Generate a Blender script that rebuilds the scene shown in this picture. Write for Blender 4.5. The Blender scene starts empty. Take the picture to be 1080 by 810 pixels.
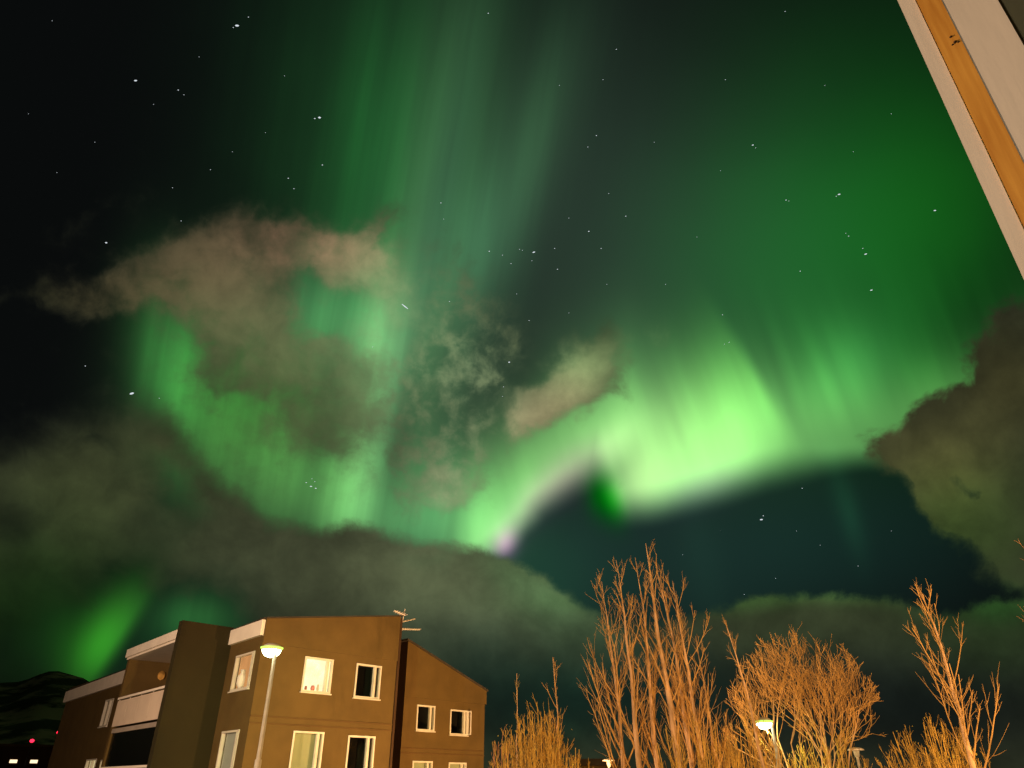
import bpy, bmesh, math, random
from mathutils import Vector, Matrix

R = math.radians
scene = bpy.context.scene
COL = scene.collection

# ------------------------------------------------------------------ camera
FPX, PITCH, EYE = 740.0, R(29.6), 3.2          # focal length in px of a 1080 px wide frame
cam_data = bpy.data.cameras.new('camera')
cam_data.sensor_fit = 'HORIZONTAL'
cam_data.sensor_width = 36.0
cam_data.lens = 36.0 * FPX / 1080.0
cam_data.clip_start = 0.05
cam_data.clip_end = 20000
cam = bpy.data.objects.new('camera', cam_data)
COL.objects.link(cam)
cam.location = (0, 0, EYE)
cam.rotation_euler = (R(90) + PITCH, 0, 0)
scene.camera = cam

scene.view_settings.view_transform = 'Standard'
scene.view_settings.look = 'None'
scene.view_settings.exposure = 0
scene.view_settings.gamma = 1
scene.view_settings.use_curve_mapping = False

# ------------------------------------------------------------------ night sky: aurora, clouds
# Everything in the sky is a function of the direction looked at: the chart (u, v) is the tangent
# plane of the celestial sphere around the point 29.6 degrees above the horizon due "north" (+Y).
world = bpy.data.worlds.new('World')
scene.world = world
world.use_nodes = True
NT = world.node_tree
NT.nodes.clear()


class V:                                         # a scalar or vector socket with arithmetic
    def __init__(s, sock): s.s = sock
    def __add__(a, b): return mth('ADD', a, b)
    def __radd__(a, b): return mth('ADD', a, b)
    def __sub__(a, b): return mth('SUBTRACT', a, b)
    def __rsub__(a, b): return mth('SUBTRACT', b, a)
    def __mul__(a, b): return mth('MULTIPLY', a, b)
    def __rmul__(a, b): return mth('MULTIPLY', a, b)


def put(inp, v):
    if isinstance(v, V): NT.links.new(v.s, inp)
    else: inp.default_value = v


def mth(op, *a, clamp=False):
    n = NT.nodes.new('ShaderNodeMath'); n.operation = op; n.use_clamp = clamp
    for i, x in enumerate(a): put(n.inputs[i], x)
    return V(n.outputs[0])


def vm(op, *a, out=0):
    n = NT.nodes.new('ShaderNodeVectorMath'); n.operation = op
    for i, x in enumerate(a):
        put(n.inputs[i], x)
    return V(n.outputs[out])


def vscale(v, s):
    n = NT.nodes.new('ShaderNodeVectorMath'); n.operation = 'SCALE'
    put(n.inputs[0], v); put(n.inputs['Scale'], s)
    return V(n.outputs[0])


def smooth(x, lo, hi, a=0.0, b=1.0):
    n = NT.nodes.new('ShaderNodeMapRange'); n.interpolation_type = 'SMOOTHSTEP'
    put(n.inputs['Value'], x)
    for k, q in (('From Min', lo), ('From Max', hi), ('To Min', a), ('To Max', b)): put(n.inputs[k], q)
    return V(n.outputs['Result'])


def noise(vec, scale, detail=4, rough=0.55, dist=0.0):
    n = NT.nodes.new('ShaderNodeTexNoise'); n.noise_dimensions = '3D'
    put(n.inputs['Vector'], vec)
    n.inputs['Scale'].default_value = scale; n.inputs['Detail'].default_value = detail
    n.inputs['Roughness'].default_value = rough; n.inputs['Distortion'].default_value = dist
    return V(n.outputs['Fac'])


def comb(x, y, z=0.0):
    n = NT.nodes.new('ShaderNodeCombineXYZ')
    for i, q in enumerate((x, y, z)): put(n.inputs[i], q)
    return V(n.outputs[0])


def curve(x, pts, lo, hi):
    """piecewise function of x (chart units); pts in photo-chart pixels -> value in chart units"""
    n = NT.nodes.new('ShaderNodeFloatCurve')
    xs = (x - lo) * (1.0 / (hi - lo))
    put(n.inputs['Value'], xs)
    c = n.mapping.curves[0]
    n.mapping.use_clip = False
    n.mapping.extend = 'HORIZONTAL'
    P = [((p - lo) / (hi - lo), q) for p, q in pts]
    while len(c.points) < len(P): c.points.new(0.5, 0.5)
    for pt, (a, b) in zip(c.points, P): pt.location = (a, b); pt.handle_type = 'AUTO'
    n.mapping.update()
    return V(n.outputs[0])


def CU(px): return (px - 540) / 100.0             # chart coordinates, in units of a twelfth of a radian or so
def CV(py): return (405 - py) / 100.0


geo = NT.nodes.new('ShaderNodeTexCoord')
D = V(geo.outputs['Generated'])                  # in a world shader: the direction itself
E1 = (1, 0, 0)
E2 = (0, -math.sin(PITCH), math.cos(PITCH))
E3 = (0, math.cos(PITCH), math.sin(PITCH))
c1, c2, c3 = (vm('DOT_PRODUCT', D, e, out=1) for e in (E1, E2, E3))
c3 = mth('MAXIMUM', c3, 0.08)
U = mth('DIVIDE', c1, c3) * (FPX / 100)
W = mth('DIVIDE', c2, c3) * (FPX / 100)
P0 = comb(U, W)


def warp(p, amt, scale, detail=3, seed=0.0):
    a = noise(vm('ADD', p, (seed, seed * 0.7, seed * 1.3)), scale, detail)
    b = noise(vm('ADD', p, (seed + 9.1, seed * 0.7 - 4.0, seed * 1.3 + 2.2)), scale, detail)
    o = vm('MULTIPLY_ADD', comb(a, b), (amt * 1.4, amt * 1.4, 0), p)
    return vm('ADD', o, (-amt * 0.7, -amt * 0.7, 0))


def gauss(p, px, py, sx, sy, rot=0.0):
    """soft blob; rot in degrees, positive leans the long axis clockwise"""
    cr, sr = math.cos(R(-rot)), math.sin(R(-rot))
    kx, ky = 100.0 / sx, 100.0 / sy
    cx, cy = CU(px), CV(py)
    if abs(rot) < 0.01:
        q = vm('MULTIPLY_ADD', p, (kx, ky, 0), (-cx * kx, -cy * ky, 0))
        return mth('POWER', 0.60653, vm('DOT_PRODUCT', q, q, out=1))
    x = vm('DOT_PRODUCT', p, (cr * kx, sr * kx, 0), out=1) - (cr * cx + sr * cy) * kx
    y = vm('DOT_PRODUCT', p, (-sr * ky, cr * ky, 0), out=1) - (cr * cy - sr * cx) * ky
    return mth('POWER', 0.60653, mth('MULTIPLY_ADD', x, x, y * y))


def c255(c): return tuple(x / 255.0 for x in c)


def addc(acc, w, c):                             # acc + w*colour
    return vm('MULTIPLY_ADD', comb(w, w, w), c255(c), acc)


def mixc(a, b, t):
    n = NT.nodes.new('ShaderNodeMix'); n.data_type = 'VECTOR'; n.clamp_factor = True
    put(n.inputs[0], t); put(n.inputs[4], a); put(n.inputs[5], b)
    return V(n.outputs[1])


# ---- all the noise first
PA = warp(P0, 0.25, 0.7, 2, 3.1)
PW = warp(warp(P0, 0.6, 0.9, 2, 1.7), 0.40, 2.4, 4, 5.2)
rays = noise(comb(U + W * -0.19, W * 0.10, 0.7), 1.6, 3, 0.5)      # stretched along the rays
rays4 = noise(comb(U + W * -0.17, W * 0.05, 2.9), 2.3, 4, 0.55)
rays3 = noise(comb(U + W * 0.36, W * 0.12, 8.7), 1.7, 3, 0.45)
rays2 = noise(comb(U + W * 0.30, W * 0.06, 4.7), 1.5, 3, 0.5)
hemn = noise(P0, 0.9, 3)
edgen = noise(P0, 4.0, 5, 0.6)
puff = noise(P0, 2.2, 5, 0.62, 0.3)
puffb = noise(vm('ADD', P0, (7.3, 1.1, 2.0)), 5.0, 4, 0.6, 0.4)
big = noise(vm('ADD', P0, (2.3, 5.1, 0.4)), 1.1, 3, 0.5)
fine = noise(P0, 3.4, 5, 0.55, 0.25)
late = vm('DOT_PRODUCT', PW, (1e-9, 1e-9, 0), out=1) + vm('DOT_PRODUCT', PA, (1e-9, 1e-9, 0), out=1) + (rays + rays2 + rays3 + rays4 + hemn + edgen + puff + puffb + big + fine) * 1e-9
P0 = vm('ADD', P0, comb(late, late))            # everything below is evaluated after the noise
U = U + late
W = W + late
PA = vm('ADD', PA, comb(late, late))
PW = vm('ADD', PW, comb(late, late))

# ---- aurora glow, built from soft patches (values on a perceptual 0..255 scale, linearised at the end)
slant = smooth(U - W * 0.66, CU(165) - 0.66 * CV(630) + 0.10, CU(165) - 0.66 * CV(630) - 0.16)
rayf = smooth(rays4 * 0.5 + rays * 0.5, 0.34, 0.66, 0.82, 1.14)
rayf2 = smooth(rays2, 0.3, 0.7, 0.93, 1.06)

streak = smooth(rays4, 0.32, 0.68, 0.87, 1.12)
base = vm('ADD', (0, 0, 0), c255((9, 11, 11)))
soft = [  # px, py, sx, sy, rot, colour
    (630, 240, 165, 190, 0, (26, 26, 28)),
    (375, 180, 90, 170, 0, (10, 42, 14)),
    (500, 30, 110, 160, 0, (6, 17, 7)),
    (940, 200, 150, 170, 0, (2, 42, 5)),
    (830, 290, 130, 110, 0, (10, 42, 16)),
    (1010, 215, 70, 90, 0, (2, 18, 0)),
    (700, 620, 190, 90, 0, (10, 24, 20)),
    (560, 610, 60, 60, 0, (8, 26, 16)),
    (900, 560, 160, 60, 0, (4, 12, 12)),
]
acc = base
for g in soft: acc = addc(acc, gauss(PA, *g[:5]) * streak if g[0] < 520 else gauss(PA, *g[:5]), g[5])

rayp = [
    (447, 255, 25, 150, 11, (36, 62, 37)),
    (480, 60, 34, 120, 11, (8, 14, 8)),
    (402, 428, 22, 100, 11, (54, 74, 48)),
    (372, 530, 22, 50, 8, (16, 26, 14)),
    (548, 175, 28, 120, 20, (18, 36, 20)),
    (500, 265, 28, 60, 18, (16, 30, 22)),
    (388, 185, 24, 110, 6, (4, 22, 8)),
    (290, 485, 85, 70, 25, (60, 98, 50)), (470, 430, 46, 90, 0, (20, 32, 20)), (160, 350, 32, 60, 0, (6, 14, 5)),
    (330, 335, 50, 45, 0, (40, 70, 44)),
    (265, 430, 60, 55, 30, (10, 38, 4)),
    (170, 375, 26, 70, 0, (26, 66, 28)),
    (215, 375, 40, 60, 0, (16, 44, 18)),
    (345, 530, 70, 40, 10, (20, 40, 18)),
    (390, 365, 35, 60, 5, (32, 52, 32)),
    (118, 668, 19, 46, 30, (28, 78, 15)),
    (92, 685, 26, 32, 24, (8, 34, 4)),
    (60, 660, 60, 60, 0, (8, 26, 4)), (200, 690, 80, 50, 0, (6, 22, 12)),
    (212, 652, 34, 22, 0, (26, 66, 26)),
    (440, 560, 60, 30, 0, (22, 36, 24)),
    (455, 520, 40, 40, 0, (20, 45, 24)),
    (648, 533, 8, 16, -18, (-14, 22, -14)),
    (636, 524, 11, 17, -16, (-26, 40, -24)),
    (893, 535, 9, 36, -16, (5, 16, 9)),
    (740, 590, 16, 60, -10, (3, 6, 4)),
]
for g in rayp: acc = addc(acc, gauss(P0, *g[:5]) * (slant if g[0] in (118, 92) else rayf), g[5])

# dark lane left of the arc
lane = gauss(P0, 424, 450, 13, 85, 12)
acc = vm('MULTIPLY', acc, comb(1 - lane * 0.36, 1 - lane * 0.34, 1 - lane * 0.32))
laneb = gauss(P0, 468, 200, 15, 130, 12)
acc = vm('MULTIPLY', acc, comb(1 - laneb * 0.2, 1 - laneb * 0.22, 1 - laneb * 0.15))

# ---- the bright arc on the right: height above its lower hem
UN = U + (hemn - 0.5) * 0.25
hemR = curve(UN, [(CU(a), CV(b)) for a, b in ((600, 556), (640, 552), (665, 550), (690, 548), (720, 540), (760, 530), (800, 517), (850, 504), (900, 491), (950, 487), (1000, 474), (1040, 456), (1080, 436))], CU(600), CU(1080))
hR = W - hemR
sR = curve(U, [(CU(a), b) for a, b in ((600, 0.26), (690, 0.30), (800, 0.34), (900, 0.16), (1080, 0.14))], CU(600), CU(1080))
upR = smooth(mth('DIVIDE', hR + 0.12, sR + 0.12), 0.0, 1.25)
cutR = smooth(U - W * -0.32 - (hemn - 0.5) * 0.05, CU(652) - 0.32 * 1.42 - 0.16, CU(652) - 0.32 * 1.42 + 0.14)
cutR = mth('MAXIMUM', cutR, smooth(W, CV(500), CV(440)))
cutR = cutR * smooth(U, CU(560), CU(690))
topR = curve(U, [(CU(a), b) for a, b in ((600, 0.75), (680, 0.95), (760, 0.92), (840, 0.84), (900, 0.84), (960, 0.60), (1080, 0.60))], CU(600), CU(1080))
hh = mth('DIVIDE', mth('MAXIMUM', hR - 0.38, 0.0), topR * 0.80)
fallR = mth('POWER', 0.60653, hh * hh * 1.25)
ampR = curve(U, [(CU(a), b) for a, b in ((600, 0.80), (660, 0.98), (720, 1.08), (770, 1.04), (815, 0.84), (850, 0.64), (890, 0.58), (935, 0.56), (980, 0.54), (1080, 0.46))], CU(600), CU(1080))
rayR = 1 + (rays3 - 0.5) * smooth(hR, 0.1, 1.2, 0.20, 0.75)
intR = upR * fallR * ampR * cutR * rayR
acc = addc(acc, intR, (128, 190, 98))
acc = addc(acc, smooth(hR, 0.3, 1.0) * smooth(hR, 2.6, 0.7) * smooth(U, CU(620), CU(720)) * smooth(rays3, 0.34, 0.70), (9, 26, 9))
acc = addc(acc, gauss(P0, 715, 470, 52, 48, -8) * upR * cutR, (20, 14, 12))
acc = addc(acc, gauss(P0, 672, 515, 22, 34, 12) * upR * cutR, (26, 8, 16))
fold = smooth(U + W * 0.62, CU(815) + 0.62 * CV(420) + 0.10, CU(815) + 0.62 * CV(420) - 0.12)
acc = addc(acc, gauss(P0, 780, 405, 52, 48, -30) * fold, (30, 50, 18))
acc = addc(acc, gauss(P0, 905, 385, 34, 36, 0), (12, 36, 16))
acc = addc(acc, gauss(P0, 640, 390, 70, 60, 30), (8, 18, 8))

# ---- the left limb of the arc, with the violet hem
hemL = curve(UN, [(CU(a), CV(b)) for a, b in ((440, 640), (500, 608), (520, 594), (540, 578), (560, 558), (580, 541), (600, 528), (620, 517), (640, 505), (670, 485), (720, 460))], CU(440), CU(720))
hL = W - hemL
upL = smooth(hL, -0.10, 0.42)
hl = mth('MAXIMUM', hL - 0.40, 0.0)
fallL = mth('POWER', 0.60653, hl * hl * 2.6)
ampL = curve(U, [(CU(a), b) for a, b in ((400, 0.0), (440, 0.08), (470, 0.26), (490, 0.58), (515, 0.85), (545, 0.86), (580, 0.84), (610, 0.72), (650, 0.5), (690, 0.10), (720, 0.0))], CU(400), CU(720))
intL = upL * fallL * ampL * rayf2
acc = addc(acc, intL, (124, 196, 96))
viol = gauss(vm('ADD', comb(U, hL), (0, 0, 0)), 560, 377, 36, 17)
acc = addc(acc, viol, (34, 2, 26))
violb = gauss(comb(U, hL), 612, 376, 34, 18)
acc = addc(acc, violb, (36, 6, 28))
acc = addc(acc, gauss(P0, 533, 574, 9, 12, 20), (96, 40, 84))
acc = addc(acc, gauss(P0, 745, 512, 36, 14, -20), (20, 6, 24))

# ---- clouds


def field(p, blobs):
    f = None
    for b in blobs:
        g = gauss(p, *b[:5]) * b[5]
        f = g if f is None else f + g
    return f


# cloud bank over the horizon
bank_pts = [(-120, 478), (0, 468), (40, 455), (85, 438), (125, 428), (155, 425), (185, 440), (205, 470), (225, 497), (250, 520), (275, 538), (303, 552), (335, 556), (370, 549), (400, 559), (430, 568), (470, 572), (500, 577), (530, 586), (560, 600), (580, 613), (600, 628), (620, 640), (650, 655), (690, 657), (720, 652), (760, 641), (790, 631), (830, 626), (900, 627), (945, 632), (975, 641), (995, 645), (1015, 637), (1050, 632), (1100, 628), (1200, 625)]
UB = U + (edgen - 0.5) * 0.22
bank = curve(UB, [(CU(a), CV(b)) for a, b in bank_pts], CU(-120), CU(1200))
bd = bank - W + (puff - 0.5) * 0.30 + (puffb - 0.5) * 0.10
soften = curve(U, [(CU(a), b) for a, b in ((-120, 0.5), (200, 0.40), (240, 0.22), (420, 0.12), (560, 0.09), (650, 0.14), (760, 0.09), (900, 0.08), (1200, 0.12))], CU(-120), CU(1200))
bank_a = smooth(mth('DIVIDE', bd, soften), -0.6, 1.0)
# thin places where the aurora shines through the bank
thin = field(PW, [(186, 508, 18, 26, 10, 1.0), (150, 485, 50, 16, -10, 0.22), (118, 665, 24, 56, 28, 1.25), (85, 700, 44, 34, 15, 0.9), (215, 655, 42, 22, 0, 0.75), (182, 680, 36, 34, 0, 0.80), (40, 690, 60, 50, 0, 0.55), (610, 735, 110, 26, -4, 0.42), (500, 725, 60, 26, -4, 0.3), (960, 755, 200, 28, 0, 0.4), (15, 545, 22, 20, 0, 0.45), (100, 468, 14, 6, 0, 0.4), (470, 590, 30, 8, 0, 0.1)])
bank_a = bank_a * (1 - mth('MINIMUM', thin * smooth(big, 0.2, 0.75, 0.8, 1.15), 0.97))

cloud_c = vm('ADD', (0, 0, 0), c255((42, 45, 31)))
tint = [
    (300, 600, 130, 55, 10, (16, 17, 12)),
    (110, 500, 110, 45, -10, (14, 16, 7)),
    (470, 615, 95, 36, 12, (26, 28, 20)),
    (560, 604, 42, 16, 32, (20, 34, 20)), (830, 660, 130, 30, 0, (8, 12, 6)), (1060, 670, 60, 30, 0, (0, 8, 0)),
    (600, 645, 60, 26, 20, (10, 20, 12)),
    (490, 680, 80, 35, 0, (4, 8, 8)),
    (40, 630, 90, 60, 0, (-12, 2, -10)),
    (30, 720, 90, 50, 0, (-26, -18, -18)),
    (610, 740, 110, 34, 0, (-14, 6, 6)),
    (830, 630, 130, 9, 0, (10, 28, 8)),
    (820, 690, 110, 40, 0, (4, 4, 2)),
    (940, 735, 140, 40, 0, (-18, -16, -6)),
    (1050, 640, 40, 12, 0, (-6, 10, -2)),
    (700, 700, 60, 50, 0, (-2, -2, 2)),
    # the higher clouds, lit warm by the town
    (200, 285, 85, 42, -10, (44, 28, 22)),
    (340, 266, 58, 22, 12, (84, 46, 42)),
    (395, 250, 26, 26, 0, (24, 22, 16)),
    (265, 340, 60, 50, 20, (32, 28, 20)),
    (320, 410, 70, 50, 20, (26, 30, 18)),
    (400, 330, 45, 45, 0, (52, 74, 48)),
    (480, 400, 60, 90, 0, (72, 84, 62)),
    (575, 430, 42, 22, -32, (90, 68, 54)),
    (610, 380, 34, 26, 0, (70, 86, 54)),
    (465, 520, 34, 28, 0, (62, 62, 48)),
    (690, 352, 26, 20, 0, (60, 84, 50)),
    (985, 480, 55, 40, 0, (34, 28, 14)),
    (1060, 400, 40, 40, 0, (14, 10, 2)),
    (1010, 545, 60, 50, 0, (6, 18, 0)),
    (60, 310, 70, 20, 0, (6, 4, 0)),
]
for g in tint: cloud_c = addc(cloud_c, gauss(PA, *g[:5]), g[5])
mod = smooth(puff * 0.4 + big * 0.45 + fine * 0.15, 0.30, 0.70, 0.82, 1.20)
cloud_c = vscale(cloud_c, mod)

# mid clouds
mid = field(PW, [
    (255, 440, 110, 90, 0, 0.34),
    (140, 298, 56, 15, -4, 0.75), (200, 272, 44, 26, -15, 0.95), (262, 300, 44, 34, 0, 0.80), (258, 345, 26, 30, 10, 0.55),
    (330, 268, 52, 20, 10, 0.95), (385, 258, 20, 30, 20, 0.85), (398, 238, 8, 16, 8, 0.5),
    (340, 335, 26, 22, 20, -0.5), (290, 380, 58, 24, 14, 0.95), (350, 400, 46, 28, 32, 0.95), (240, 390, 36, 14, 8, 0.55),
    (338, 460, 32, 26, 30, 0.55), (415, 315, 36, 40, 20, 0.66), (50, 314, 70, 10, 4, 0.46), (105, 225, 34, 14, -40, 0.36), (262, 238, 20, 10, 0, 0.35),
])
mid_n = mid + (puff - 0.5) * 0.85 + (puffb - 0.5) * 0.30 + (fine - 0.5) * 0.4 * mth('MINIMUM', mid * 3.0, 1.0)
mid_a = smooth(mid_n, 0.10, 1.10) * smooth(fine * 0.5 + big * 0.5, 0.32, 0.60, 0.50, 0.86)
# wispy cloud in the middle
wisp = field(PW, [(478, 395, 40, 56, 0, 0.85), (482, 305, 18, 40, -10, 0.5), (440, 445, 34, 44, 0, 0.7), (508, 372, 26, 30, 0, 0.5), (455, 490, 44, 30, 0, 0.55)])
wisp_a = smooth(wisp, 0.06, 0.95) * (smooth(fine * 0.65 + puffb * 0.35, 0.40, 0.66) * 0.80 + 0.10)
# small warm clouds
small = field(PW, [(578, 428, 36, 17, -36, 1.0), (550, 445, 20, 16, -30, 0.5), (608, 385, 28, 26, -20, 0.95), (640, 385, 20, 26, 0, 0.3), (462, 516, 32, 22, 0, 0.85), (690, 352, 12, 8, 0, 0.34)])
small_a = smooth(small + (puff - 0.5) * 0.6 + (fine - 0.5) * 0.8, 0.16, 1.1) * 0.86
# dark cloud on the right
right = field(PW, [(1066, 392, 26, 34, 0, 1.1), (1100, 420, 40, 60, 0, 1.2), (985, 462, 36, 22, -8, 1.0), (1030, 470, 40, 28, 0, 1.0), (978, 500, 28, 26, 0, 0.85), (1052, 528, 28, 38, 0, 0.85), (1090, 540, 50, 70, 0, 1.1), (1000, 530, 24, 22, 0, 0.6), (1020, 500, 14, 20, 20, -1.2), (960, 505, 8, 8, 0, -0.3)])
right_a = smooth(right + (puff - 0.5) * 0.7 + (puffb - 0.5) * 0.35, 0.26, 0.86)

col = acc
for a in (wisp_a, mid_a, small_a, bank_a, right_a):
    col = mixc(col, cloud_c, a)
# only the half of the sky over the view has the aurora; the rest is plain dark night
col = mixc(c255((10, 16, 12)), col, smooth(vm('DOT_PRODUCT', D, E3, out=1), 0.10, 0.45))
gam = NT.nodes.new('ShaderNodeGamma'); put(gam.inputs[0], vm('MULTIPLY_ADD', vm('MAXIMUM', col, (0.012, 0.012, 0.012)), (1 / 1.055,) * 3, (0.0521,) * 3)); gam.inputs[1].default_value = 2.4
bg = NT.nodes.new('ShaderNodeBackground'); NT.links.new(gam.outputs[0], bg.inputs['Color']); bg.inputs['Strength'].default_value = 1.0
wo = NT.nodes.new('ShaderNodeOutputWorld'); NT.links.new(bg.outputs[0], wo.inputs['Surface'])
world.cycles.sampling_method = 'MANUAL'
world.cycles.sample_map_resolution = 256
scene.cycles.max_bounces = 4
scene.cycles.diffuse_bounces = 2
scene.cycles.adaptive_min_samples = 10
scene.cycles.adaptive_threshold = 0.015

# ------------------------------------------------------------------ street lights out of the frame (sodium), plus two added fills
def point_light(name, loc, col, power, rad=0.12, spot=None):
    ld = bpy.data.lights.new(name, 'SPOT' if spot else 'POINT')
    ld.color = col; ld.energy = power; ld.shadow_soft_size = rad
    if spot: ld.spot_size = R(spot); ld.spot_blend = 0.35
    o = bpy.data.objects.new(name, ld); COL.objects.link(o); o.location = loc
    return o


SODIUM = (1.0, 0.53, 0.20)
point_light('street_light_east', (22.0, 5.0, 6.2), SODIUM, 30000, 0.2)
point_light('street_light_west', (-17.0, 9.0, 6.2), (1.0, 0.64, 0.40), 17500, 0.2)
point_light('street_light_mid', (4.5, 6.0, 2.0), SODIUM, 8000, 0.2)
point_light('added_wing_fill', (1.8, 30.5, 1.4), SODIUM, 6500, 0.15)  # unseen lamp added low in front to brighten the right wing

point_light('added_wall_fill', (-1.6, -0.4, 4.4), (1.0, 0.86, 0.66), 85, 0.2)  # unseen lamp added to brighten the near house wall

# ------------------------------------------------------------------ helpers
def mat(name, col, rough=0.8, var=0.15, scale=4.0, bump=0.0, spec=0.3, col2=None, metal=0.0, stretch=None):
    m = bpy.data.materials.new(name); m.use_nodes = True
    nt = m.node_tree; b = nt.nodes['Principled BSDF']
    b.inputs['Roughness'].default_value = rough; b.inputs['Metallic'].default_value = metal
    b.inputs['Specular IOR Level'].default_value = spec
    tc = nt.nodes.new('ShaderNodeTexCoord'); n = nt.nodes.new('ShaderNodeTexNoise')
    n.inputs['Scale'].default_value = scale; n.inputs['Detail'].default_value = 6
    src = tc.outputs['Object']
    if stretch:
        mp = nt.nodes.new('ShaderNodeMapping'); mp.inputs['Scale'].default_value = stretch
        nt.links.new(src, mp.inputs['Vector']); src = mp.outputs[0]
    nt.links.new(src, n.inputs['Vector'])
    cr = nt.nodes.new('ShaderNodeValToRGB')
    c2 = col2 or tuple(c * (1 - var) for c in col)
    c1 = col if col2 else tuple(min(1, c * (1 + var)) for c in col)
    cr.color_ramp.elements[0].position = 0.3; cr.color_ramp.elements[1].position = 0.7
    cr.color_ramp.elements[0].color = (*c2, 1); cr.color_ramp.elements[1].color = (*c1, 1)
    nt.links.new(n.outputs['Fac'], cr.inputs['Fac']); nt.links.new(cr.outputs[0], b.inputs['Base Color'])
    if bump:
        n2 = nt.nodes.new('ShaderNodeTexNoise'); n2.inputs['Scale'].default_value = scale * 6; n2.inputs['Detail'].default_value = 5
        nt.links.new(src, n2.inputs['Vector'])
        bp = nt.nodes.new('ShaderNodeBump'); bp.inputs['Strength'].default_value = bump; bp.inputs['Distance'].default_value = 0.02
        nt.links.new(n2.outputs['Fac'], bp.inputs['Height']); nt.links.new(bp.outputs[0], b.inputs['Normal'])
    return m


def emat(name, col, strength, var=0.0, scale=3.0):
    m = bpy.data.materials.new(name); m.use_nodes = True
    nt = m.node_tree; nt.nodes.clear()
    e = nt.nodes.new('ShaderNodeEmission'); o = nt.nodes.new('ShaderNodeOutputMaterial')
    e.inputs['Color'].default_value = (*col, 1); e.inputs['Strength'].default_value = strength
    if var:
        tc = nt.nodes.new('ShaderNodeTexCoord'); n = nt.nodes.new('ShaderNodeTexNoise'); n.inputs['Scale'].default_value = scale
        n.inputs['Detail'].default_value = 3
        mr = nt.nodes.new('ShaderNodeMapRange'); mr.inputs['To Min'].default_value = strength * (1 - var); mr.inputs['To Max'].default_value = strength * (1 + var)
        mr.inputs['From Min'].default_value = 0.3; mr.inputs['From Max'].default_value = 0.7
        nt.links.new(tc.outputs['Object'], n.inputs['Vector']); nt.links.new(n.outputs['Fac'], mr.inputs['Value'])
        nt.links.new(mr.outputs['Result'], e.inputs['Strength'])
    nt.links.new(e.outputs[0], o.inputs['Surface'])
    m.cycles.emission_sampling = 'NONE' if strength < 3 else 'AUTO'
    return m


def glass_mat(name):
    m = bpy.data.materials.new(name); m.use_nodes = True
    nt = m.node_tree; nt.nodes.clear()
    t = nt.nodes.new('ShaderNodeBsdfTransparent'); g = nt.nodes.new('ShaderNodeBsdfGlossy'); g.inputs['Roughness'].default_value = 0.02
    lw = nt.nodes.new('ShaderNodeLayerWeight'); lw.inputs['Blend'].default_value = 0.5
    pw = nt.nodes.new('ShaderNodeMath'); pw.operation = 'POWER'; pw.inputs[1].default_value = 4.0; nt.links.new(lw.outputs['Facing'], pw.inputs[0])
    fr = nt.nodes.new('ShaderNodeMath'); fr.operation = 'MULTIPLY_ADD'; fr.inputs[1].default_value = 0.7; fr.inputs[2].default_value = 0.05; nt.links.new(pw.outputs[0], fr.inputs[0])
    mx = nt.nodes.new('ShaderNodeMixShader'); o = nt.nodes.new('ShaderNodeOutputMaterial')
    t.inputs['Color'].default_value = (0.9, 0.93, 0.92, 1)
    nt.links.new(fr.outputs[0], mx.inputs[0]); nt.links.new(t.outputs[0], mx.inputs[1]); nt.links.new(g.outputs[0], mx.inputs[2])
    nt.links.new(mx.outputs[0], o.inputs['Surface'])
    return m


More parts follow.
